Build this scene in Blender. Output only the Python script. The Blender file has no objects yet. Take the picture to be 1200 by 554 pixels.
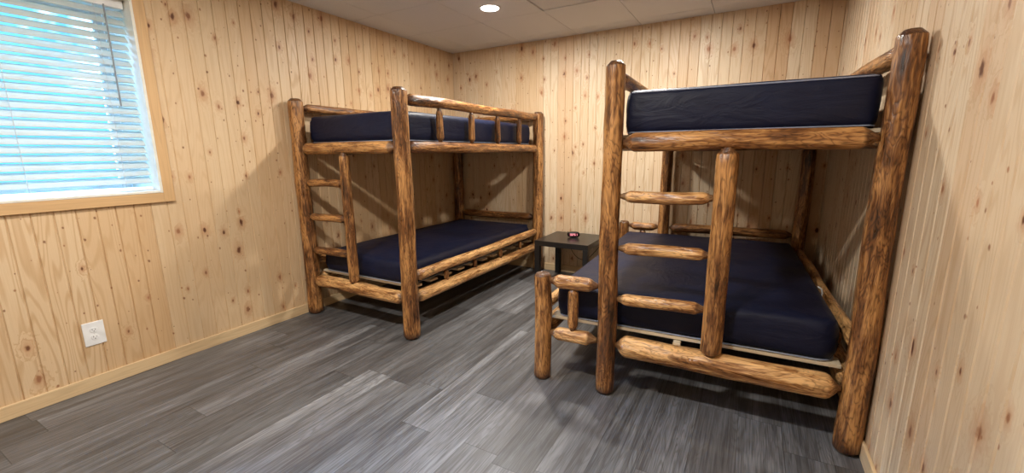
import bpy, bmesh, math, random
from mathutils import Vector, Matrix, noise, Quaternion

# ------------------------------------------------------------------ camera, light, exposure
S = bpy.context.scene
C = S.collection
random.seed(7)
PI = math.pi

CAM = (3.1114, -4.1655, 1.2726); YAW, PITCH, ROLL, FPX = 0.5141, 0.1939, -0.0095, 495.5
LAMP_POWER = 37.0
SKY_STRENGTH = 1.8
EXPOSURE = 0.0

def make_camera():
    cy, sy = math.cos(YAW), math.sin(YAW)
    F = Vector((-sy, cy, 0)); R = Vector((cy, sy, 0)); U = Vector((0, 0, 1))
    c, s = math.cos(PITCH), math.sin(PITCH)
    F2 = c * F - s * U; U2 = s * F + c * U
    c, s = math.cos(ROLL), math.sin(ROLL)
    R3 = c * R + s * U2; U3 = -s * R + c * U2
    cd = bpy.data.cameras.new('camera'); cd.sensor_fit = 'HORIZONTAL'; cd.sensor_width = 36
    cd.lens = 36 * FPX / 1200; cd.clip_start = 0.02
    co = bpy.data.objects.new('camera', cd); C.objects.link(co)
    m = Matrix((R3, U3, -F2)).transposed().to_4x4(); m.translation = Vector(CAM)
    co.matrix_world = m
    S.camera = co
make_camera()
S.view_settings.view_transform = 'Standard'
S.view_settings.look = 'None'
S.view_settings.exposure = EXPOSURE
S.view_settings.gamma = 1
S.view_settings.use_curve_mapping = False

W, D, H = 3.621, 5.3, 2.4            # room: x 0..W, y -D..0, z 0..H
WY0, WY1, WZ0, WZ1 = -4.17, -2.967, 1.06, 2.145   # window opening in the left wall
RECESS = 0.36

# ------------------------------------------------------------------ node helpers
class NT:
    def __init__(s, tree): s.t = tree; s.n = tree.nodes; s.l = tree.links
    def node(s, typ, ins=None, **props):
        n = s.n.new(typ)
        for k, v in props.items(): setattr(n, k, v)
        for k, v in (ins or {}).items():
            sock = n.inputs[k]
            if hasattr(v, 'is_output') or isinstance(v, bpy.types.NodeSocket): s.l.new(v, sock)
            else: sock.default_value = v
        return n
    def math(s, op, a, b=None, c=None, clamp=False):
        ins = {0: a}
        if b is not None: ins[1] = b
        if c is not None: ins[2] = c
        return s.node('ShaderNodeMath', ins, operation=op, use_clamp=clamp).outputs[0]
    def mix(s, f, a, b, blend='MIX'):
        n = s.node('ShaderNodeMix', data_type='RGBA', blend_type=blend)
        for i, v in ((0, f), (6, a), (7, b)):
            if isinstance(v, bpy.types.NodeSocket): s.l.new(v, n.inputs[i])
            else: n.inputs[i].default_value = v if i == 0 else (*v[:3], 1)
        return n.outputs[2]
    def ramp(s, f, stops, interp='LINEAR'):
        n = s.node('ShaderNodeValToRGB', {0: f}); cr = n.color_ramp; cr.interpolation = interp
        while len(cr.elements) < len(stops): cr.elements.new(0.5)
        for e, (p, c) in zip(cr.elements, stops):
            e.position = p; e.color = (*c, 1) if len(c) == 3 else c
        return n.outputs[0]
    def vec(s, x, y, z): return s.node('ShaderNodeCombineXYZ', {0: x, 1: y, 2: z}).outputs[0]
    def mapr(s, v, a, b, c=0., d=1.):
        return s.node('ShaderNodeMapRange', {0: v, 1: a, 2: b, 3: c, 4: d}).outputs[0]
    def noise(s, vec, scale=1., detail=2., rough=.5, dist=0., dim='3D', w=None):
        ins = {'Vector': vec, 'Scale': scale, 'Detail': detail, 'Roughness': rough, 'Distortion': dist}
        if w is not None: dim = '4D'
        n = s.node('ShaderNodeTexNoise', None, noise_dimensions=dim)
        if w is not None: ins['W'] = w
        for k, v in ins.items():
            if isinstance(v, bpy.types.NodeSocket): s.l.new(v, n.inputs[k])
            else: n.inputs[k].default_value = v
        return n.outputs[0]

def new_mat(name):
    m = bpy.data.materials.new(name); m.use_nodes = True
    g = NT(m.node_tree)
    for n in list(g.n):
        if n.type != 'OUTPUT_MATERIAL': g.n.remove(n)
    out = [n for n in g.n if n.type == 'OUTPUT_MATERIAL'][0]
    b = g.node('ShaderNodeBsdfPrincipled')
    g.l.new(b.outputs[0], out.inputs[0])
    return m, g, b, out

def setin(g, b, **kw):
    for k, v in kw.items():
        sock = b.inputs[k.replace('_', ' ')]
        if isinstance(v, bpy.types.NodeSocket): g.l.new(v, sock)
        else: sock.default_value = (*v, 1) if isinstance(v, tuple) and len(v) == 3 else v

def plain(name, col, rough=.5, metal=0., spec=.5, bump=0., bscale=200.):
    m, g, b, o = new_mat(name)
    tc = g.node('ShaderNodeTexCoord').outputs['Object']
    n = g.noise(tc, bscale * .1, 3)
    c = g.mix(g.mapr(n, .3, .7), tuple(x * .92 for x in col), tuple(min(1, x * 1.05) for x in col))
    setin(g, b, Base_Color=c, Roughness=rough, Metallic=metal)
    b.inputs['Specular IOR Level'].default_value = spec
    if bump:
        bn = g.node('ShaderNodeBump', {'Strength': bump, 'Distance': .002, 'Height': g.noise(tc, bscale, 2)})
        g.l.new(bn.outputs[0], b.inputs['Normal'])
    return m

STRIP = 0.082
def pine_wall(name, axis, seed, tint=(1, 1, 1)):
    """knotty pine tongue and groove; axis = object axis running along the wall."""
    m, g, b, o = new_mat(name)
    tc = g.node('ShaderNodeTexCoord').outputs['Object']
    sp = g.node('ShaderNodeSeparateXYZ', {0: tc})
    u = sp.outputs[axis]; z = sp.outputs[2]
    strip = g.math('FLOOR', g.math('DIVIDE', u, STRIP))
    board = g.math('FLOOR', g.math('DIVIDE', g.math('ADD', strip, seed % 2), 2.0))
    wn = g.node('ShaderNodeTexWhiteNoise', {'W': g.math('ADD', board, seed * 7.31)}, noise_dimensions='1D').outputs[0]
    wn2 = g.node('ShaderNodeTexWhiteNoise', {'W': g.math('ADD', board, seed * 3.7 + 91.2)}, noise_dimensions='1D').outputs[0]
    wn3 = g.node('ShaderNodeTexWhiteNoise', {'W': g.math('ADD', strip, seed * 5.7 + 31.2)}, noise_dimensions='1D').outputs[0]
    # knots
    kv = g.vec(g.math('MULTIPLY', u, 1.0), g.math('MULTIPLY', z, .62), seed * 3.3)
    wob = g.noise(g.vec(g.math('MULTIPLY', u, 55.), g.math('MULTIPLY', z, 40.), seed), 1., 2.)
    def knots(scale, thr, gate, sd, zs):
        v = g.node('ShaderNodeTexVoronoi', {'Vector': g.vec(g.math('ADD', u, sd), g.math('MULTIPLY', z, zs), 0.), 'Scale': scale, 'Randomness': 1.}, voronoi_dimensions='2D')
        col = g.node('ShaderNodeSeparateColor', {0: v.outputs['Color']}).outputs
        on = g.math('LESS_THAN', col[0], gate)
        size = g.mapr(g.math('POWER', col[1], 1.6), 0, 1, .40, 1.15)
        d = g.math('DIVIDE', v.outputs['Distance'], g.math('MULTIPLY', size, thr))
        d = g.math('MULTIPLY', d, g.mapr(wob, .25, .75, .65, 1.35))
        return d, on, col[2]
    d1, on1, c1 = knots(8.5, .115, .40, 1.7 + seed, .55)
    d2, on2, c2 = knots(15., .10, .36, 5.1 + seed, .70)
    core1 = g.math('MULTIPLY', g.mapr(d1, .5, 1.05, 1., 0.), on1)
    core2 = g.math('MULTIPLY', g.mapr(d2, .4, 1.0, 1., 0.), on2)
    halo = g.math('MULTIPLY', g.mapr(d1, .9, 3.4, 1., 0.), on1)
    defl = g.math('MULTIPLY', g.mapr(d1, .6, 5.0, 1., 0.), on1)
    # grain: contour lines of a noise field stretched up the board and pushed round the knots
    gv = g.vec(g.math('MULTIPLY', u, 7.), g.math('MULTIPLY', z, .55), g.math('MULTIPLY', board, 3.17))
    fld = g.math('ADD', g.noise(gv, 1., 2., .45), g.math('MULTIPLY', defl, .10))
    lines = g.math('SINE', g.math('MULTIPLY', fld, 120.))
    lines = g.mapr(lines, .1, 1., 0., 1.)
    fine = g.noise(g.vec(g.math('MULTIPLY', u, 260.), g.math('MULTIPLY', z, 5.), board), 1., 3., .6)
    cloud = g.noise(g.vec(g.math('MULTIPLY', u, 5.), g.math('MULTIPLY', z, 1.3), g.math('MULTIPLY', board, 1.9)), 1., 3., .55)
    def t(c): return tuple(a * b_ for a, b_ in zip(c, tint))
    base = g.ramp(wn, [(0., t((.68, .535, .36))), (.30, t((.72, .57, .39))), (.52, t((.61, .43, .255))), (.70, t((.70, .545, .365))), (.84, t((.58, .365, .20))), (1., t((.74, .61, .43)))])
    base = g.mix(g.math('MULTIPLY', g.mapr(cloud, .35, .75), .35), base, t((.60, .385, .19)))
    base = g.mix(g.math('MULTIPLY', wn3, .16), base, t((.80, .66, .47)))
    base = g.mix(g.math('MULTIPLY', lines, g.mapr(wn2, 0, 1, .14, .46)), base, t((.46, .27, .12)))
    base = g.mix(g.math('MULTIPLY', g.mapr(fine, .45, .75), .16), base, t((.44, .26, .12)))
    base = g.mix(g.math('MULTIPLY', halo, .50), base, (.44, .20, .09))
    kc = g.mix(c1, (.10, .035, .016), (.42, .20, .10))
    base = g.mix(core1, base, kc)
    base = g.mix(g.math('MULTIPLY', core2, .85), base, g.mix(c2, (.15, .05, .02), (.33, .14, .06)))
    rough = g.mapr(fine, .3, .7, .36, .5)
    setin(g, b, Base_Color=base, Roughness=rough)
    b.inputs['Specular IOR Level'].default_value = .35
    h = g.math('ADD', g.math('MULTIPLY', lines, -.25), g.math('MULTIPLY', core1, -.9))
    bn = g.node('ShaderNodeBump', {'Strength': .35, 'Distance': .0015, 'Height': h})
    g.l.new(bn.outputs[0], b.inputs['Normal'])
    return m

def trim_pine(name, axis, col=(.72, .54, .32)):
    m, g, b, o = new_mat(name)
    tc = g.node('ShaderNodeTexCoord').outputs['Object']
    sc = [60., 60., 60.]; sc[axis] = 2.5
    mp = g.node('ShaderNodeMapping', {'Vector': tc, 'Scale': sc}).outputs[0]
    n = g.noise(mp, 1., 3., .6)
    sc2 = [14., 14., 14.]; sc2[axis] = .8
    n2 = g.noise(g.node('ShaderNodeMapping', {'Vector': tc, 'Scale': sc2}).outputs[0], 1., 2.)
    l = g.mapr(g.math('SINE', g.math('MULTIPLY', n2, 60.)), 0, 1)
    c = g.mix(g.math('MULTIPLY', l, .3), col, tuple(x * .68 for x in col))
    c = g.mix(g.math('MULTIPLY', g.mapr(n, .4, .7), .3), c, (col[0] * .72, col[1] * .6, col[2] * .5))
    setin(g, b, Base_Color=c, Roughness=.42)
    return m

def log_mat(name, dark, mid, light, bias=0.):
    """peeled, stained and varnished log; grain follows the object's own z axis."""
    m, g, b, o = new_mat(name)
    tc = g.node('ShaderNodeTexCoord').outputs['Object']
    oi = g.node('ShaderNodeObjectInfo').outputs['Random']
    off = g.math('MULTIPLY', oi, 37.)
    def mp(sx, sz): return g.node('ShaderNodeMapping', {'Vector': tc, 'Location': (0, 0, 0), 'Scale': (sx, sx, sz)}).outputs[0]
    fld = g.noise(mp(15., 3.2), 1., 3., .55, .7, w=off)
    lines = g.math('SINE', g.math('MULTIPLY', fld, 95.))
    big = g.noise(mp(13., 2.6), 1., 3., .6, .4, w=g.math('ADD', off, 5.))
    streak = g.noise(mp(70., 6.), 1., 3., .65, .2, w=g.math('ADD', off, 9.))
    patch = g.noise(mp(46., 6.5), 1., 4., .65, .9, w=g.math('ADD', off, 15.))
    f = g.math('ADD', g.math('MULTIPLY', big, .65), g.math('MULTIPLY', streak, .45))
    f = g.math('ADD', f, g.math('MULTIPLY', lines, .022))
    f = g.math('ADD', f, bias - .02)
    f = g.math('ADD', f, g.math('MULTIPLY', g.math('SUBTRACT', patch, .5), .50))
    c = g.ramp(f, [(.36, dark), (.49, mid), (.62, light), (.76, tuple(min(1, x * 1.25) for x in light))])
    dl = g.mapr(lines, -1., -.55, 1., 0.)
    c = g.mix(g.math('MULTIPLY', dl, .42), c, dark)
    # scattered knots
    v = g.node('ShaderNodeTexVoronoi', {'Vector': g.node('ShaderNodeMapping', {'Vector': tc, 'Scale': (1, 1, .8)}).outputs[0], 'Scale': 8.5, 'Randomness': 1.})
    on = g.math('LESS_THAN', g.node('ShaderNodeSeparateColor', {0: v.outputs['Color']}).outputs[0], .75)
    k = g.math('MULTIPLY', g.mapr(v.outputs['Distance'], .07, .17, 1., 0.), on)
    ring = g.mapr(g.math('SINE', g.math('MULTIPLY', v.outputs['Distance'], 90.)), 0., 1., .35, 1.)
    c = g.mix(g.math('MULTIPLY', k, ring), c, (.05, .018, .007))
    # ends stained darker (vertex mask kept on the mesh)
    at = g.node('ShaderNodeAttribute', attribute_name='end_stain').outputs['Fac']
    c = g.mix(g.math('MULTIPLY', at, .72), c, (.055, .022, .012))
    setin(g, b, Base_Color=c, Roughness=g.mapr(streak, .3, .7, .24, .46))
    b.inputs['Specular IOR Level'].default_value = .5
    facet = g.node('ShaderNodeTexVoronoi', {'Vector': mp(30., 7.), 'Scale': 1., 'Randomness': 1.}, feature='SMOOTH_F1').outputs['Distance']
    h = g.math('ADD', g.math('MULTIPLY', facet, 1.1), g.math('MULTIPLY', streak, .45))
    h = g.math('ADD', h, g.math('MULTIPLY', lines, .04))
    bn = g.node('ShaderNodeBump', {'Strength': .9, 'Distance': .010, 'Height': h})
    g.l.new(bn.outputs[0], b.inputs['Normal'])
    return m

def floor_mat():
    m, g, b, o = new_mat('grey_plank_flooring')
    tc = g.node('ShaderNodeTexCoord').outputs['Object']
    sp = g.node('ShaderNodeSeparateXYZ', {0: tc}); x, y = sp.outputs[0], sp.outputs[1]
    PW, PL = .178, 1.22
    xs = g.math('DIVIDE', g.math('ADD', x, .05), PW); row = g.math('FLOOR', xs); fx = g.math('FRACT', xs)
    r1 = g.node('ShaderNodeTexWhiteNoise', {'W': g.math('ADD', row, 4.4)}, noise_dimensions='1D').outputs[0]
    ys = g.math('ADD', g.math('DIVIDE', y, PL), g.math('MULTIPLY', r1, 5.)); cl = g.math('FLOOR', ys); fy = g.math('FRACT', ys)
    idv = g.vec(row, cl, 3.)
    w1 = g.node('ShaderNodeTexWhiteNoise', {'Vector': idv}, noise_dimensions='3D').outputs[0]
    w2 = g.node('ShaderNodeTexWhiteNoise', {'Vector': g.vec(cl, row, 8.)}, noise_dimensions='3D').outputs[0]
    zz = g.math('MULTIPLY', w1, 40.)
    gx = g.math('MULTIPLY', x, 9.); gy = g.math('MULTIPLY', y, .75)
    fld = g.noise(g.vec(gx, gy, zz), 1., 3., .55, .5)
    lines = g.mapr(g.math('SINE', g.math('MULTIPLY', fld, 130.)), -.1, 1.)
    big = g.noise(g.vec(g.math('MULTIPLY', x, 15.), g.math('MULTIPLY', y, 1.4), zz), 1., 4., .60, .4)
    fine = g.noise(g.vec(g.math('MULTIPLY', x, 170.), g.math('MULTIPLY', y, 3.2), zz), 1., 3., .65)
    c = g.ramp(big, [(.30, (.062, .060, .062)), (.45, (.118, .118, .124)), (.58, (.200, .205, .218)), (.74, (.345, .355, .375))])
    c = g.mix(g.math('MULTIPLY', lines, .42), c, (.060, .052, .050))
    c = g.mix(g.math('MULTIPLY', g.mapr(fine, .45, .8), .50), c, (.36, .365, .38))
    c = g.mix(g.math('MULTIPLY', g.mapr(fine, .5, .25), .55), c, (.04, .036, .036))
    c = g.mix(g.math('MULTIPLY', w2, .45), c, (.095, .085, .080))
    tone = g.mapr(w1, 0, 1, .56, .98)
    c = g.mix(1., c, g.vec(tone, tone, tone), 'MULTIPLY')
    def edge(f, w):
        d = g.math('MINIMUM', f, g.math('SUBTRACT', 1., f)); return g.mapr(d, 0., w, 1., 0.)
    e = g.math('MAXIMUM', edge(fx, .012), edge(fy, .0018))
    c = g.mix(g.math('MULTIPLY', e, .75), c, (.02, .018, .018))
    setin(g, b, Base_Color=c, Roughness=g.mapr(big, .3, .7, .34, .50))
    b.inputs['Specular IOR Level'].default_value = .5
    h = g.math('SUBTRACT', g.math('MULTIPLY', fine, .25), e)
    bn = g.node('ShaderNodeBump', {'Strength': .25, 'Distance': .001, 'Height': h})
    g.l.new(bn.outputs[0], b.inputs['Normal'])
    return m

def fabric_mat():
    m, g, b, o = new_mat('navy_mattress_fabric')
    tc = g.node('ShaderNodeTexCoord').outputs['Object']
    n = g.noise(tc, 3.5, 4., .6, .6)
    wv = g.noise(g.node('ShaderNodeMapping', {'Vector': tc, 'Scale': (5, 3, 14)}).outputs[0], 1., 4., .6, 1.2)
    c = g.mix(g.mapr(n, .3, .7), (.0032, .0048, .020), (.0060, .0092, .034))
    setin(g, b, Base_Color=c, Roughness=g.mapr(n, .3, .7, .48, .62))
    b.inputs['Specular IOR Level'].default_value = .30
    b.inputs['Sheen Weight'].default_value = .02; b.inputs['Sheen Roughness'].default_value = .4
    b.inputs['Sheen Tint'].default_value = (.5, .6, 1., 1)
    h = g.math('ADD', wv, g.math('MULTIPLY', g.noise(tc, 900., 1.), .01))
    bn = g.node('ShaderNodeBump', {'Strength': .42, 'Distance': .016, 'Height': h})
    g.l.new(bn.outputs[0], b.inputs['Normal'])
    return m

def ceiling_mat():
    m, g, b, o = new_mat('ceiling_tile_board')
    tc = g.node('ShaderNodeTexCoord').outputs['Object']
    n = g.noise(tc, 160., 3., .6); n2 = g.noise(tc, 2., 2.)
    c = g.mix(g.mapr(n, .35, .65), (.68, .69, .70), (.78, .79, .80))
    c = g.mix(g.math('MULTIPLY', n2, .2), c, (.66, .65, .64))
    setin(g, b, Base_Color=c, Roughness=.9)
    bn = g.node('ShaderNodeBump', {'Strength': .4, 'Distance': .002, 'Height': n})
    g.l.new(bn.outputs[0], b.inputs['Normal'])
    return m

def slat_mat():
    m, g, b, o = new_mat('white_blind_slat')
    tc = g.node('ShaderNodeTexCoord').outputs['Object']
    n = g.noise(tc, 20., 2.)
    setin(g, b, Base_Color=g.mix(g.mapr(n, .3, .7), (.60, .61, .57), (.66, .67, .63)), Roughness=.4)
    tr = g.node('ShaderNodeBsdfTranslucent', {'Color': (.42, .86, .95, 1)})  # slats are white; the daylight's cyan cast is put into this tint
    mx = g.node('ShaderNodeMixShader', {0: .20, 1: b.outputs[0], 2: tr.outputs[0]})
    g.l.new(mx.outputs[0], o.inputs[0])
    return m

def glass_mat():
    m, g, b, o = new_mat('window_glass')
    tr = g.node('ShaderNodeBsdfTransparent', {'Color': (.93, .98, .98, 1)})
    gl = g.node('ShaderNodeBsdfGlossy', {'Roughness': .02})
    fr = g.node('ShaderNodeFresnel', {'IOR': 1.45})
    mx = g.node('ShaderNodeMixShader', {0: fr.outputs[0], 1: tr.outputs[0], 2: gl.outputs[0]})
    g.l.new(mx.outputs[0], o.inputs[0]); g.n.remove(b)
    return m

def emit_mat(name, col, strength):
    m, g, b, o = new_mat(name)
    tc = g.node('ShaderNodeTexCoord').outputs['Object']
    n = g.noise(tc, 5., 1.)
    setin(g, b, Base_Color=(.8, .8, .8), Emission_Color=g.mix(g.mapr(n, 0, 1), col, tuple(x * .97 for x in col)), Emission_Strength=strength)
    return m

def world():
    w = bpy.data.worlds.new('daylight'); S.world = w; w.use_nodes = True
    g = NT(w.node_tree); g.n.clear()
    tc = g.node('ShaderNodeTexCoord').outputs['Generated']
    sp = g.node('ShaderNodeSeparateXYZ', {0: tc})
    n = g.noise(tc, 7., 4., .6, .5)
    sky = g.ramp(g.mapr(sp.outputs[2], -1., 1.), [(.0, (.14, .66, .86)), (.49, (.14, .70, .92)), (.56, (.20, .78, 1.)), (.66, (.17, .46, 1.)), (1., (.14, .38, 1.))])
    cl = g.mapr(n, .52, .62)
    c = g.mix(g.math('MULTIPLY', cl, g.mapr(sp.outputs[2], .04, .16)), sky, (1.6, 1.7, 1.8))
    c = g.mix(g.math('MULTIPLY', g.mapr(g.noise(tc, 13., 3.), .52, .66), .5), c, (.10, .34, .60))
    up = g.mapr(sp.outputs[2], .22, .55, 1., 50.)       # the open sky overhead is far brighter than the horizon
    up = g.math('MULTIPLY', up, g.mapr(sp.outputs[2], .60, .80, 1., .22))
    c = g.mix(1., c, g.vec(up, up, up), 'MULTIPLY')
    bg = g.node('ShaderNodeBackground', {'Color': c, 'Strength': SKY_STRENGTH})
    out = g.node('ShaderNodeOutputWorld', {0: bg.outputs[0]})
world()

# ------------------------------------------------------------------ mesh helpers
def link(name, me, mat, parent=None):
    o = bpy.data.objects.new(name, me); C.objects.link(o)
    if mat: me.materials.append(mat)
    if parent: o.parent = parent
    return o
def obj(name, bm, mat, parent=None, smooth=False, bevel=0.):
    bmesh.ops.recalc_face_normals(bm, faces=bm.faces)
    me = bpy.data.meshes.new(name); bm.to_mesh(me); bm.free()
    if smooth:
        for p in me.polygons: p.use_smooth = True
    o = link(name, me, mat, parent)
    if bevel:
        md = o.modifiers.new('bevel', 'BEVEL'); md.width = bevel; md.segments = 2; md.limit_method = 'ANGLE'
    return o
def box(bm, x0, x1, y0, y1, z0, z1):
    v = [bm.verts.new((x, y, z)) for x in (x0, x1) for y in (y0, y1) for z in (z0, z1)]
    for f in ((0, 1, 3, 2), (4, 6, 7, 5), (0, 4, 5, 1), (2, 3, 7, 6), (0, 2, 6, 4), (1, 5, 7, 3)):
        bm.faces.new([v[i] for i in f])
    return v
def tube(bm, pts, r, seg=8, closed=False):
    pts = [Vector(p) for p in pts]; n = len(pts); rings = []
    prev = None
    for i, p in enumerate(pts):
        a = pts[(i - 1) % n] if (closed or i) else pts[i]; b_ = pts[(i + 1) % n] if (closed or i < n - 1) else pts[i]
        t = (b_ - a).normalized()
        ref = prev if prev is not None else (Vector((0, 0, 1)) if abs(t.z) < .9 else Vector((1, 0, 0)))
        u = (ref - t * ref.dot(t)).normalized(); prev = u; w = t.cross(u)
        rings.append([bm.verts.new(p + (u * math.cos(2 * PI * k / seg) + w * math.sin(2 * PI * k / seg)) * r) for k in range(seg)])
    for i in range(n if closed else n - 1):
        A, B = rings[i], rings[(i + 1) % n]
        for k in range(seg):
            bm.faces.new((A[k], A[(k + 1) % seg], B[(k + 1) % seg], B[k]))
    if not closed:
        bm.faces.new(rings[0][::-1]); bm.faces.new(rings[-1])
def lathe(bm, prof, seg=32, cx=0, cy=0):
    rings = []
    for r, z in prof:
        rings.append([bm.verts.new((cx + r * math.cos(2 * PI * k / seg), cy + r * math.sin(2 * PI * k / seg), z)) for k in range(seg)])
    for A, B in zip(rings, rings[1:]):
        for k in range(seg): bm.faces.new((A[k], A[(k + 1) % seg], B[(k + 1) % seg], B[k]))
    bm.faces.new(rings[0][::-1]); bm.faces.new(rings[-1])
def empty(name, loc, rz=0):
    o = bpy.data.objects.new(name, None); C.objects.link(o); o.location = loc; o.rotation_euler = (0, 0, rz)
    o.empty_display_size = .1
    return o
def tag(o, label=None, cat=None, group=None, kind=None):
    if label: o['label'] = label
    if cat: o['category'] = cat
    if group: o['group'] = group
    if kind: o['kind'] = kind
    return o
def copy_tree(o, parent=None):
    c = o.copy(); C.objects.link(c)
    if parent: c.parent = parent
    for ch in [x for x in C.objects if x.parent == o]: copy_tree(ch, c)
    return c

# ------------------------------------------------------------------ materials
M = {}
M['back'] = pine_wall('knotty_pine_back', 0, 2, (.97, .99, 1.03))
M['left'] = pine_wall('knotty_pine_left', 1, 5, (.96, .91, .85))
M['right'] = pine_wall('knotty_pine_right', 1, 8, (.93, .96, 1.03))
M['rear'] = pine_wall('knotty_pine_rear', 0, 11)
M['floor'] = floor_mat(); M['ceiling'] = ceiling_mat()
M['base_x'] = trim_pine('baseboard_pine_x', 0); M['base_y'] = trim_pine('baseboard_pine_y', 1)
M['case_y'] = trim_pine('casing_pine_y', 1, (.62, .40, .20)); M['case_z'] = trim_pine('casing_pine_z', 2, (.62, .40, .20))
M['jamb'] = plain('pale_jamb_board', (.74, .72, .64), .4)
M['vinyl'] = plain('white_vinyl', (.8, .8, .8), .35)
M['slat'] = slat_mat(); M['glass'] = glass_mat()
M['post'] = log_mat('stained_log', (.026, .010, .004), (.185, .072, .022), (.50, .245, .082), -.005)
M['rail'] = log_mat('stained_rail_log', (.060, .022, .008), (.31, .130, .038), (.70, .405, .165), .03)
M['mid'] = log_mat('stained_mid_log', (.045, .016, .006), (.26, .105, .030), (.58, .30, .105), .015)
M['fabric'] = fabric_mat()
M['piping'] = plain('pale_blue_piping', (.30, .34, .46), .5)
M['slatwood'] = trim_pine('pine_bed_slat', 0, (.74, .62, .44))
M['black'] = plain('black_table_laminate', (.012, .011, .011), .28, 0, .5)
M['blackplastic'] = plain('black_plastic', (.012, .008, .010), .25)
M['display'] = plain('dark_red_display', (.09, .004, .012), .15)
M['digit'] = emit_mat('pink_display_glow', (1., .10, .22), 1.3)
M['white'] = plain('white_plastic', (.82, .83, .84), .35)
M['slot'] = plain('outlet_slot_dark', (.03, .03, .03), .5)
M['screw'] = plain('painted_screw', (.7, .7, .7), .3)
M['trimring'] = plain('white_lamp_trim', (.8, .8, .78), .5)
M['lens'] = emit_mat('lamp_lens', (1., .96, .90), 9.)
M['wand'] = plain('grey_clear_wand', (.25, .27, .28), .2)
M['cord'] = plain('white_blind_cord', (.6, .62, .62), .6)

# ------------------------------------------------------------------ room shell
def grooved_wall(name, mat, u0, u1, spans, place, thick=.05, g=.0042):
    """vertical board wall with real V grooves.  spans(u) -> list of (z0,z1); place(u, depth, z) -> point."""
    bm = bmesh.new()
    dp = .0060
    cuts = []
    k0, k1 = math.ceil(u0 / STRIP - 1e-6), math.floor(u1 / STRIP + 1e-6)
    for k in range(k0, k1 + 1):
        uu = k * STRIP
        for du, dd in ((-g, 0), (-.0006, dp), (.0006, dp), (g, 0)):
            if u0 < uu + du < u1: cuts.append((uu + du, dd))
    cuts = [(u0, 0)] + cuts + [(u1, 0)]
    extra = spans('cuts')
    for e in extra: cuts.append((e, 0))
    cuts.sort()
    for (a, da), (b, db) in zip(cuts, cuts[1:]):
        if b - a < 1e-6: continue
        for z0, z1 in spans((a + b) / 2):
            f = [place(a, da, z0), place(b, db, z0), place(b, db, z1), place(a, da, z1)]
            bk = [place(a, thick, z0), place(b, thick, z0), place(b, thick, z1), place(a, thick, z1)]
            v = [bm.verts.new(p) for p in f + bk]
            for q in ((0, 1, 2, 3), (7, 6, 5, 4), (0, 4, 5, 1), (3, 2, 6, 7)):
                bm.faces.new([v[i] for i in q])
    bmesh.ops.remove_doubles(bm, verts=bm.verts, dist=1e-5)
    o = obj(name, bm, mat); o['kind'] = 'structure'
    return o

full = lambda u: [] if u == 'cuts' else [(-.02, H + .03)]
grooved_wall('wall_back', M['back'], -.05, W + .05, full, lambda u, d, z: (u, d, z))
grooved_wall('wall_right', M['right'], -D, 0., full, lambda u, d, z: (W + d, u, z), g=.0062)
grooved_wall('wall_rear', M['rear'], -.05, W + .05, full, lambda u, d, z: (u, -D - d, z))
def lspan(u):
    if u == 'cuts': return [WY0, WY1]
    if WY0 < u < WY1: return [(-.02, WZ0), (WZ1, H + .03)]
    return [(-.02, H + .03)]
grooved_wall('wall_left', M['left'], -D, 0., lspan, lambda u, d, z: (-d, u, z))

bm = bmesh.new(); box(bm, -.05, W + .05, -D - .05, .05, -.05, 0)
tag(obj('floor', bm, M['floor']), kind='structure')

# ceiling: suspended tiles with fine joints; one tile sits slightly askew in its grid
TX = [-.285 + .602 * i for i in range(8)]; TY = [.42 - .612 * i for i in range(11)]
bm = bmesh.new()
ask = None
for i in range(len(TX) - 1):
    for j in range(len(TY) - 1):
        x0, x1 = TX[i], TX[i + 1]; y1, y0 = TY[j], TY[j + 1]
        x0c, x1c, y0c, y1c = max(x0, -.05), min(x1, W + .05), max(y0, -D - .05), min(y1, .05)
        if x1c - x0c < .01 or y1c - y0c < .01: continue
        if x0 < 1.7 < x1 and y0 < -1.1 < y1: ask = (x0, x1, y0, y1); continue
        q = .0022
        box(bm, x0c + q, x1c - q, y0c + q, y1c - q, H, H + .015)
box(bm, -.05, W + .05, -D - .05, .05, H + .035, H + .05)
tag(obj('ceiling', bm, M['ceiling'], bevel=.0012), kind='structure')
bm = bmesh.new(); x0, x1, y0, y1 = ask
box(bm, x0 + .006, x1 - .006, y0 + .006, y1 - .006, H + .006, H + .02)
o = obj('ceiling_panel', bm, M['ceiling'], bevel=.002); tag(o, kind='structure')

# baseboards
BH, BT = .075, .013
def baseboard(name, x0, x1, y0, y1, mat):
    bm = bmesh.new(); box(bm, x0, x1, y0, y1, 0, BH); tag(obj(name, bm, mat, bevel=.003), kind='structure')
baseboard('baseboard_back', 0, W, -BT, 0, M['base_x'])
baseboard('baseboard_left', 0, BT, -D, -BT, M['base_y'])
baseboard('baseboard_right', W - BT, W, -D, -BT, M['base_y'])
baseboard('baseboard_rear', BT, W - BT, -D, -D + BT, M['base_x'])

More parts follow.
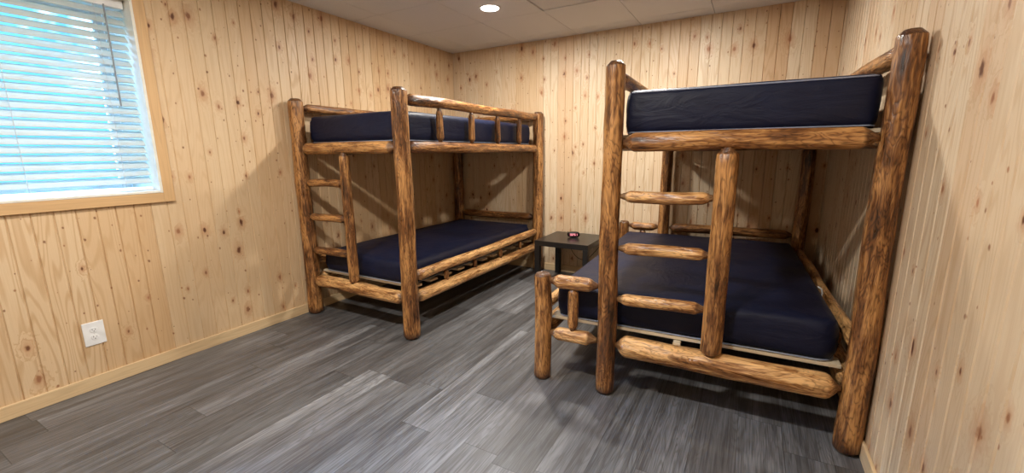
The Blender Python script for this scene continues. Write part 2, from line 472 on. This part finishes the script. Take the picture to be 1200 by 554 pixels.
# window in its deep recess
win = empty('window_1', (0, (WY0 + WY1) / 2, WZ0)); tag(win, kind='structure')
wy = (WY0 + WY1) / 2
def wbox(name, mat, boxes, parent=win, bevel=.0015):
    bm = bmesh.new()
    for x0, x1, y0, y1, z0, z1 in boxes: box(bm, x0, x1, y0 - wy, y1 - wy, z0 - WZ0, z1 - WZ0)
    return obj(name, bm, mat, parent, bevel=bevel)
cw = .056
wbox('casing', M['case_z'], [(0, .018, WY1, WY1 + cw, WZ0 - cw, WZ1 + cw)])
wbox('casing', M['case_z'], [(0, .018, WY0 - cw, WY0, WZ0 - cw, WZ1 + cw)])
wbox('casing', M['case_y'], [(0, .0175, WY0, WY1, WZ0 - cw, WZ0)])
wbox('casing', M['case_y'], [(0, .0175, WY0, WY1, WZ1, WZ1 + cw)])
jt = .014
wbox('window_jamb', M['jamb'], [(-RECESS, .019, WY1 - jt, WY1 - .0005, WZ0, WZ1), (-RECESS, .019, WY0 + .0005, WY0 + jt, WZ0, WZ1),
     (-RECESS, .017, WY0 + jt, WY1 - jt, WZ1 - jt, WZ1 - .0005)])
wbox('window_sill', M['jamb'], [(-RECESS, .019, WY0 + jt, WY1 - jt, WZ0 + .0005, WZ0 + jt)])
a, b_ = WY0 + jt, WY1 - jt; zc0, zc1 = WZ0 + jt, WZ1 - jt; fx0, fx1 = -RECESS - .06, -RECESS; fw = .045
fr = wbox('window_frame', M['vinyl'], [(fx0, fx1, a, a + fw, zc0, zc1), (fx0, fx1, b_ - fw, b_, zc0, zc1), (fx0, fx1, a + fw, b_ - fw, zc0, zc0 + fw),
     (fx0, fx1, a + fw, b_ - fw, zc1 - fw, zc1), (fx0 + .01, fx1 - .01, wy - .025, wy + .025, zc0 + fw, zc1 - fw)])
wbox('window_glass', M['glass'], [(fx0 + .028, fx0 + .032, a + fw, b_ - fw, zc0 + fw, zc1 - fw)], bevel=0)
# surround of the opening between boards and window (foundation wall)
bm = bmesh.new()
for y0, y1, z0, z1 in ((WY0 - .3, WY1 + .3, WZ0 - .3, WZ0), (WY0 - .3, WY1 + .3, WZ1, WZ1 + .3), (WY0 - .3, WY0, WZ0, WZ1), (WY1, WY1 + .3, WZ0, WZ1)):
    box(bm, fx0, -.05, y0, y1, z0, z1)
tag(obj('trim_1', bm, M['vinyl']), kind='structure')

# blind
bl = empty('window_blind', (-.075, wy, WZ0 + .03))
tag(bl, 'white horizontal slatted window blind, lowered in the wooden window opening and glowing with daylight', 'blind')
bz = WZ0 + .03
y0, y1 = WY0 + .022, WY1 - .020
bm = bmesh.new(); nsl = 22; z_first = WZ0 + .055; pitch = (WZ1 - .065 - z_first) / nsl
ang = math.radians(47)
for i in range(nsl):
    z = z_first + pitch * (i + .5)
    prof = []
    for k in range(5):
        s = (k / 4 - .5) * .050; cvt = .0022 * (1 - (2 * s / .05) ** 2)
        prof.append((s, cvt))
    rows = []
    for s, c_ in prof:   # s>0 = indoor side, low; outdoor edge high
        for th in (0, .0026):
            px = s * math.cos(ang) + (c_ + th) * math.sin(ang) * .0 + (c_ + th) * math.sin(ang)
            pz = -s * math.sin(ang) + (c_ + th) * math.cos(ang)
            rows.append((px, z - bz + pz))
    A = [bm.verts.new((px, y0 - wy, pz)) for px, pz in rows]; B = [bm.verts.new((px, y1 - wy, pz)) for px, pz in rows]
    for k in range(4):
        t0, b0, t1, b1 = 2 * k, 2 * k + 1, 2 * k + 2, 2 * k + 3
        bm.faces.new((A[t0], A[t1], B[t1], B[t0])); bm.faces.new((A[b1], A[b0], B[b0], B[b1]))
        bm.faces.new((A[t0], A[b0], A[b1], A[t1])); bm.faces.new((B[t1], B[b1], B[b0], B[t0]))
    bm.faces.new((A[0], B[0], B[1], A[1])); bm.faces.new((A[9], B[9], B[8], A[8]))
obj('slats', bm, M['slat'], bl)
bm = bmesh.new(); box(bm, -.028, .028, y0 - wy, y1 - wy, WZ1 - .06 - bz, WZ1 - .016 - bz); obj('head_rail', bm, M['vinyl'], bl, bevel=.002)
bm = bmesh.new(); box(bm, -.025, .025, y0 - wy, y1 - wy, -.012, .006); obj('bottom_rail', bm, M['vinyl'], bl, bevel=.003)
for yy in (-3.115, -3.50, -4.0):
    bm = bmesh.new()
    for sx in (-.024, .026): tube(bm, [(sx, yy - wy, .0), (sx, yy - wy, WZ1 - .05 - bz)], .0012, 6)
    obj('ladder_cord', bm, M['cord'], bl)
bm = bmesh.new(); tube(bm, [(.036, -3.075 - wy, WZ1 - .055 - bz), (.046, -3.080 - wy, 1.556 - bz)], .0038, 6)
obj('tilt_wand', bm, M['wand'], bl)

# wall outlet on the left wall
ou = empty('wall_outlet', (0, -3.389, .315))
tag(ou, 'white plastic double power outlet on the pine wall below the window', 'outlet')
bm = bmesh.new(); box(bm, 0, .006, -.045, .045, -.066, .066); pl = obj('cover_plate', bm, M['white'], ou, bevel=.0025)
for dz in (-.021, .021):
    bm = bmesh.new(); lathe(bm, [(.0165, 0), (.0165, .0075), (.0155, .0083)], 20)
    bmesh.ops.rotate(bm, verts=bm.verts, cent=(0, 0, 0), matrix=Matrix.Rotation(PI / 2, 3, 'Y'))
    for v in bm.verts: v.co.z = max(-.0135, min(.0135, v.co.z)) + dz
    s = obj('socket', bm, M['white'], ou)
    bm = bmesh.new()
    box(bm, .0080, .0088, -.0075, -.0055, dz - .001, dz + .008); box(bm, .0080, .0088, .0050, .0070, dz - .001, dz + .006)
    box(bm, .0080, .0088, -.0025, .0020, dz - .0095, dz - .005)
    obj('slots', bm, M['slot'], s)
bm = bmesh.new(); lathe(bm, [(.003, .005), (.003, .0068)], 10); bmesh.ops.rotate(bm, verts=bm.verts, cent=(0, 0, 0), matrix=Matrix.Rotation(PI / 2, 3, 'Y'))
obj('screw', bm, M['screw'], ou)

# recessed ceiling lamps
def downlight(x, y, label):
    r = empty('ceiling_light', (x, y, H)); tag(r, label, 'ceiling light', 'recessed round ceiling lights')
    bm = bmesh.new(); lathe(bm, [(.086, -.0002), (.084, -.004), (.071, -.007), (.0705, -.0005)], 40); obj('trim_ring', bm, M['trimring'], r, smooth=False)
    bm = bmesh.new(); lathe(bm, [(.070, -.001), (.069, -.010), (.050, -.016), (.01, -.018)], 40); obj('lens', bm, M['lens'], r)
    ld = bpy.data.lights.new('lamp_glow', 'AREA'); ld.shape = 'DISK'; ld.size = .13; ld.energy = LAMP_POWER; ld.color = (1., .95, .87)
    lo = bpy.data.objects.new('lamp_glow', ld); C.objects.link(lo); lo.parent = r; lo.location = (0, 0, -.020)
    return r
downlight(1.20, -1.10, 'round recessed ceiling light shining above the left bunk bed')
downlight(2.42, -1.10, 'round recessed ceiling light towards the right bunk bed')
downlight(1.20, -3.55, 'round recessed ceiling light by the window')
downlight(2.42, -3.55, 'round recessed ceiling light by the right wall')

# ------------------------------------------------------------------ logs
def log_mesh(L, r0, r1, e0=0., e1=0., tip=.014, seed=0, chamfer=.0, lump=.035, bend=.006, seg=22):
    """log along +z.  e0/e1: length of pointed tenon ends; chamfer: cut-off rim of square sawn ends."""
    bm = bmesh.new(); st = []
    zs = []
    n = max(6, int(L / .045))
    def rad(z):
        return r0 + (r1 - r0) * z / L
    if e0: zs += [(0, tip), (e0 * .12, tip), (e0 * .2, tip * 1.25), (e0 * .45, rad(0) * .62), (e0 * .75, rad(0) * .88), (e0, rad(0))]
    elif chamfer: zs += [(0, rad(0) - chamfer), (chamfer, rad(0))]
    else: zs += [(0, rad(0))]
    a = zs[-1][0]; bnd = L - (e1 if e1 else chamfer)
    for i in range(1, n): zz = a + (bnd - a) * i / n; zs.append((zz, rad(zz)))
    if e1: zs += [(L - e1, rad(L)), (L - e1 * .75, rad(L) * .88), (L - e1 * .45, rad(L) * .62), (L - e1 * .2, tip * 1.25), (L - e1 * .12, tip), (L, tip)]
    elif chamfer: zs += [(L - chamfer - .004, rad(L)), (L - chamfer, rad(L) - .001), (L, rad(L) - chamfer)]
    else: zs += [(L, rad(L))]
    rings = []
    for z, r in zs:
        ring = []
        bx = bend * (noise.noise(Vector((seed * 1.7, 3.1, z * 1.3)))) * math.sin(PI * z / L)
        by = bend * (noise.noise(Vector((seed * 1.7, 9.1, z * 1.3)))) * math.sin(PI * z / L)
        for k in range(seg):
            t = 2 * PI * k / seg
            q = noise.noise(Vector((math.cos(t) * 1.5 + seed * 5.3, math.sin(t) * 1.5, z * 6. + seed)))
            q2 = noise.noise(Vector((math.cos(t) * 3.5 + seed * 2.3, math.sin(t) * 3.5 + 7, z * 15. + seed)))
            rr = r * (1 + lump * q * 1.6 + lump * .7 * q2)
            ring.append(bm.verts.new((rr * math.cos(t) + bx, rr * math.sin(t) + by, z)))
        rings.append(ring)
    for A, B in zip(rings, rings[1:]):
        for k in range(seg): bm.faces.new((A[k], A[(k + 1) % seg], B[(k + 1) % seg], B[k]))
    bm.faces.new(rings[0][::-1]); bm.faces.new(rings[-1])
    bmesh.ops.recalc_face_normals(bm, faces=bm.faces)
    me = bpy.data.meshes.new('log'); bm.to_mesh(me); bm.free()
    at = me.attributes.new('end_stain', 'FLOAT', 'POINT')
    for i, v in enumerate(me.vertices):
        z = v.co.z; s = 0.
        m0 = e0 * .75 if e0 else (chamfer * 1.01 if chamfer else 0)
        m1 = e1 * .75 if e1 else (chamfer * 1.01 if chamfer else 0)
        if m0 and z < m0: s = 1.
        if m1 and z > L - m1: s = 1.
        at.data[i].value = s
    for p in me.polygons: p.use_smooth = len(p.vertices) == 4
    return me
SEED = [0]
def log(name, p0, p1, r0, r1, mat, parent, e0=.0, e1=.0, chamfer=0., tip=.014, lump=.035, bend=.012):
    SEED[0] += 1
    p0, p1 = Vector(p0), Vector(p1); d = p1 - p0
    me = log_mesh(d.length, r0, r1, e0, e1, tip, SEED[0] * 1.37, chamfer, lump, bend)
    me.name = name
    o = link(name, me, mat, parent)
    o.location = p0
    q = Vector((0, 0, 1)).rotation_difference(d.normalized())
    spin = Quaternion((0, 0, 1), SEED[0] * 2.1 % 6.28)
    o.rotation_mode = 'QUATERNION'; o.rotation_quaternion = q @ spin
    return o

def bunk(loc, rz, w, L, wide, label, lad_r, low_r, pr, m_up, m_rung, Pz=.624):
    """u = x across the bed, v = y along it.  wide: how far the lower bed reaches past the left posts."""
    B = empty('bunk_bed', loc, rz); tag(B, label, 'bunk bed', 'log bunk beds')
    P, R = M['post'], M['rail']
    HT = 1.69
    for u, v, k in ((0, 0, 0), (w, 0, 1), (0, L, 2), (w, L, 3)):
        log('post', (u, v, 0), (u, v, HT), pr + .002, pr - .002, P, B, chamfer=.020, lump=.04)
    # upper bed frame
    e = .055; g = .048
    log('rail', (g, 0, 1.319), (w - g, 0, 1.318), .044, .042, M[m_up], B, e, e)
    log('rail', (g, L, 1.319), (w - g, L, 1.318), .043, .043, P, B, e, e)
    log('rail', (w, g, 1.319), (w, L - g, 1.319), .040, .038, P, B, e, e)
    log('rail', (0, g, 1.319), (0, L - g, 1.319), .040, .039, P, B, e, e)
    log('guard_rail', (w, g, 1.622), (w, L - g, 1.635), .038, .035, P, B, e, e)
    log('guard_rail', (0, g, 1.625), (0, L - g, 1.630), .034, .034, P, B, e, e)
    log('guard_rail', (g, L, 1.640), (w - g, L, 1.640), .030, .030, P, B, e, e)
    for v in (.40, .80, 1.20, 1.60):
        log('baluster', (w, v, 1.350), (w, v, 1.600), .026, .024, P, B, .04, .04, tip=.012)
        log('baluster', (0, v, 1.350), (0, v, 1.600), .026, .024, P, B, .04, .04, tip=.012)
    # lower bed frame
    log('rail', (g, 0, .285), (w - g, 0, .283), low_r, low_r - .002, R, B, e, e)
    log('rail', (g, L, .590), (w - g, L, .590), .040, .038, P, B, e, e)
    log('rail', (g, L, .280), (w - g, L, .280), .045, .045, P, B, e, e)
    lu = -wide
    for u in (lu, w):
        log('rail', (u, g, .285), (u, L - g, .275), .045, .040, R, B, e, e)
        zu, ru = (.437, .038) if not wide else ((.462, .031) if u == w else (.424, .030))
        log('rail', (u, g, zu), (u, L - g, zu + .006), ru, ru - .002, R, B, e, e)
        for v in (.40, .80, 1.22, 1.60):
            log('baluster', (u, v, .315), (u, v, .415), .018, .018, P, B, .03, .03, tip=.012)
    if wide:
        for v in (0, L):
            log('short_post', (lu, v, 0), (lu, v, Pz), .048, .046, P, B, chamfer=.013, lump=.04)
            log('rail', (lu + .045, v, .588), (-.05, v, .588), .038, .036, P if v else R, B, e, e)
            log('rail', (lu + .045, v, .283), (-.05, v, .287), .036, .038, R, B, e, e)
            log('baluster', (lu / 2 - .005, v, .305), (lu / 2 - .007, v, .562), .028, .028, P, B, .05, .03, tip=.012)
    # ladder: one upright pegged between the rails and three rungs back to the corner post
    lp = .498
    log('ladder_post', (lp, -.004, .318), (lp, -.006, 1.290), lad_r, lad_r - .001, P, B, .03, .03, tip=.022)
    for z0, z1 in ((.536, .545), (.802, .806), (1.062, 1.069)):
        log('rung', (.046, 0, z0), (lp - lad_r + .012, -.003, z1), .029, .029, M[m_rung], B, .05, .05, tip=.012)
    if wide:
        bm = bmesh.new(); box(bm, .325, .36, .045, .085, .30, .333); obj('support_block', bm, M['slatwood'], B, bevel=.002)
    # pine slats of both beds
    ns = 11
    for k in range(ns):
        v = .085 + k * (L - .17 - .09) / (ns - 1)
        bm = bmesh.new(); box(bm, lu + .02, w - .036, v, v + .085, .334, .350); obj('slat', bm, M['slatwood'], B, bevel=.002)
        bm = bmesh.new(); box(bm, .02, w - .02, v, v + .085, 1.340, 1.357); obj('slat', bm, M['slatwood'], B, bevel=.002)
    return B

BL = bunk((.0719, -2.0773, 0), -.001, 1.046, 2.012, 0, 'dark stained log bunk bed against the left wall, with a narrow lower bed', .037, .050, .055, 'mid', 'post')
BR = bunk((2.5133, -2.1026, 0), .0375, 1.051, 2.000, .365, 'dark stained log bunk bed against the right wall, with wide lower bed', .046, .056, .0475, 'mid', 'rail')

# ------------------------------------------------------------------ mattresses
def mattress(parent_bunk, u0, u1, v0, v1, z0, z1, label, seed, top_piping=False):
    lx, ly, lz = u1 - u0, v1 - v0, z1 - z0
    M0 = Matrix.Translation(parent_bunk.location) @ Matrix.Rotation(parent_bunk.rotation_euler.z, 4, 'Z')
    c = M0 @ Vector(((u0 + u1) / 2, (v0 + v1) / 2, z0))
    r = empty('mattress', c, parent_bunk.rotation_euler.z); tag(r, label, 'mattress', 'navy blue mattresses')
    bm = bmesh.new(); nx, ny, nz = int(lx / .025), int(ly / .025), int(lz / .02)
    bmesh.ops.create_cube(bm, size=1.)
    def cutdir(ax, n):
        for i in range(1, n):
            t = -.5 + i / n
            co = [0, 0, 0]; no = [0, 0, 0]; co[ax] = t; no[ax] = 1
            bmesh.ops.bisect_plane(bm, geom=bm.verts[:] + bm.edges[:] + bm.faces[:], plane_co=co, plane_no=no)
    cutdir(0, nx); cutdir(1, ny); cutdir(2, nz)
    rad = .030 if top_piping else .045; cr = .038 if z0 > 1 else .075
    for v in bm.verts:
        x, y, z = v.co.x * lx, v.co.y * ly, (v.co.z + .5) * lz
        side = max(abs(v.co.x), abs(v.co.y)) > .499
        top = v.co.z > .499
        # rounded plan corners
        ax, ay = max(0, abs(x) - (lx / 2 - cr)), max(0, abs(y) - (ly / 2 - cr))
        if ax > 0 and ay > 0:
            d = math.hypot(ax, ay); m_ = max(ax, ay); f = m_ / d
            x = math.copysign(lx / 2 - cr + ax * f, x); y = math.copysign(ly / 2 - cr + ay * f, y)
        # rounded top and bottom edges
        for zz, sg in ((lz, 1), (0, -1)):
            h = rad - abs(z - zz)
            if h > 0:
                ex = max(0, max(abs(x) - (lx / 2 - rad), 0)); ey = max(0, abs(y) - (ly / 2 - rad)); e_ = max(ex, ey)
                if e_ > 0:
                    d = math.hypot(e_, h); m_ = max(e_, h); f = m_ / d
                    if ex > 0: x = math.copysign(lx / 2 - rad + ex * f, x)
                    if ey > 0: y = math.copysign(ly / 2 - rad + ey * f, y)
                    z = zz - sg * (rad - h * f)
        # soft bulge and creases
        edge = min(1, (lx / 2 - abs(x)) / .25) * min(1, (ly / 2 - abs(y)) / .25)
        if top: z += .012 * edge + .004 * noise.noise(Vector((x * 3 + seed, y * 3, 0)))
        if side:
            k = math.sin(PI * min(1, max(0, z / lz)))
            bl_ = k * (.006 + .006 * noise.noise(Vector((x * 5 + seed, y * 5, z * 6))) + .0035 * noise.noise(Vector((x * 18 + z * 9 + seed, y * 18 + z * 9, z * 14))))
            if abs(v.co.x) > .499: x += math.copysign(bl_, x)
            if abs(v.co.y) > .499: y += math.copysign(bl_, y)
        v.co = (x, y, z)
    obj('cover', bm, M['fabric'], r, smooth=True)
    for zz in ((.008, lz - .010) if top_piping else (.008,)):
        pts = []
        hx, hy = lx / 2 - .004, ly / 2 - .004
        for sx, sy, a0 in ((1, 1, 0), (-1, 1, 90), (-1, -1, 180), (1, -1, 270)):
            for q in range(0, 91, 15):
                a_ = math.radians(a0 + q); pts.append((sx * (hx - cr) + cr * math.cos(a_), sy * (hy - cr) + cr * math.sin(a_), zz))
        bm = bmesh.new(); tube(bm, pts, .0032, 6, closed=True); obj('piping', bm, M['piping'], r, smooth=True)
    return r
mattress(BL, .040, .994, .068, 1.940, 1.359, 1.562, 'navy blue twin mattress on the upper bunk of the left log bed', 1)
mattress(BL, .052, .988, .070, 1.945, .351, .520, 'navy blue twin mattress on the lower bunk of the left log bed', 2)
mattress(BR, .042, 1.010, .064, 1.930, 1.359, 1.562, 'navy blue twin mattress on the upper bunk of the right log bed', 3, True)
m4 = mattress(BR, -.320, .998, .082, 1.925, .351, .545, 'wide navy blue mattress on the lower bunk of the right log bed', 4)
bm = bmesh.new(); tube(bm, [(.655, -.42, .13), (.662, -.42, .175), (.655, -.425, .20), (.637, -.425, .21)], .004, 6); obj('label_loop', bm, M['white'], m4, smooth=True)

# ------------------------------------------------------------------ side table and clock
tx0, tx1, ty0, ty1, TH = 1.337, 1.875, -.585, -.035, .45
t = empty('side_table', ((tx0 + tx1) / 2, (ty0 + ty1) / 2, 0)); tag(t, 'black square side table between the two bunk beds', 'table')
hx, hy = (tx1 - tx0) / 2, (ty1 - ty0) / 2
bm = bmesh.new(); box(bm, -hx, hx, -hy, hy, TH - .05, TH); obj('table_top', bm, M['black'], t, bevel=.002)
for sx in (-1, 1):
    for sy in (-1, 1):
        bm = bmesh.new(); x0, x1 = sorted((sx * hx, sx * (hx - .05))); y0, y1 = sorted((sy * hy, sy * (hy - .05)))
        box(bm, x0, x1, y0, y1, 0, TH - .05); obj('leg', bm, M['black'], t, bevel=.002)
ck = empty('alarm_clock', (1.620, -.285, TH + .0015), math.radians(20)); tag(ck, 'small rounded black alarm clock with a glowing pink-red display on the side table', 'clock')
bm = bmesh.new()
segs, rows = 28, 12
ring0 = []
for j in range(rows + 1):
    a_ = -PI / 2 + PI * j / rows
    ring = []
    for k in range(segs):
        b2 = 2 * PI * k / segs
        sgn = lambda v, p: math.copysign(abs(v) ** p, v)
        ca = sgn(math.cos(a_), .55)
        ring.append(bm.verts.new((.062 * ca * sgn(math.cos(b2), .8), .028 * ca * sgn(math.sin(b2), .8), .029 + .029 * sgn(math.sin(a_), .75))))
    ring0.append(ring)
for A, B in zip(ring0, ring0[1:]):
    for k in range(segs): bm.faces.new((A[k], A[(k + 1) % segs], B[(k + 1) % segs], B[k]))
bmesh.ops.remove_doubles(bm, verts=bm.verts, dist=1e-4)
obj('clock_body', bm, M['blackplastic'], ck, smooth=True)
bm = bmesh.new(); box(bm, -.040, .040, -.0290, -.022, .018, .044); dp_ = obj('display', bm, M['display'], ck, bevel=.002)
bm = bmesh.new()
# seven-segment bars, too small in the photograph to read: softly glowing strokes
for cx, on in ((-.026, 'abcdef'), (-.008, 'abged'), (.012, 'afgcd'), (.030, 'bc')):
    w2, h2, tk = .0056, .0085, .0013; zc = .031
    seg = {'a': (cx - w2, cx + w2, zc + h2 - tk, zc + h2 + tk), 'g': (cx - w2, cx + w2, zc - tk, zc + tk), 'd': (cx - w2, cx + w2, zc - h2 - tk, zc - h2 + tk),
           'f': (cx - w2 - tk, cx - w2 + tk, zc, zc + h2), 'b': (cx + w2 - tk, cx + w2 + tk, zc, zc + h2), 'e': (cx - w2 - tk, cx - w2 + tk, zc - h2, zc), 'c': (cx + w2 - tk, cx + w2 + tk, zc - h2, zc)}
    for s in on:
        x0, x1, z0, z1 = seg[s]; box(bm, x0, x1, -.0298, -.0287, z0, z1)
obj('digits', bm, M['digit'], dp_)
bm = bmesh.new(); c_r = Matrix.Rotation(-math.radians(20), 3, 'Z')
pts = [(1.615, -.262, .458), (1.56, -.15, .4545), (1.47, -.045, .4545), (1.455, -.022, .447), (1.45, -.018, .40), (1.462, -.017, .33), (1.485, -.017, .275), (1.545, -.017, .195), (1.62, -.017, .163), (1.69, -.017, .19), (1.75, -.017, .255), (1.81, -.017, .335), (1.84, -.017, .40)]
sm = []
for i in range(len(pts) - 1):
    p_ = [Vector(pts[max(0, min(len(pts) - 1, i + d))]) for d in (-1, 0, 1, 2)]
    for q in range(5):
        t_ = q / 5
        sm.append(.5 * ((2 * p_[1]) + (p_[2] - p_[0]) * t_ + (2 * p_[0] - 5 * p_[1] + 4 * p_[2] - p_[3]) * t_ ** 2 + (3 * p_[1] - p_[0] - 3 * p_[2] + p_[3]) * t_ ** 3))
sm.append(Vector(pts[-1]))
tube(bm, [c_r @ (p_ - Vector((1.620, -.285, TH + .0015))) for p_ in sm], .0028, 6)
obj('power_cord', bm, M['blackplastic'], ck, smooth=True)
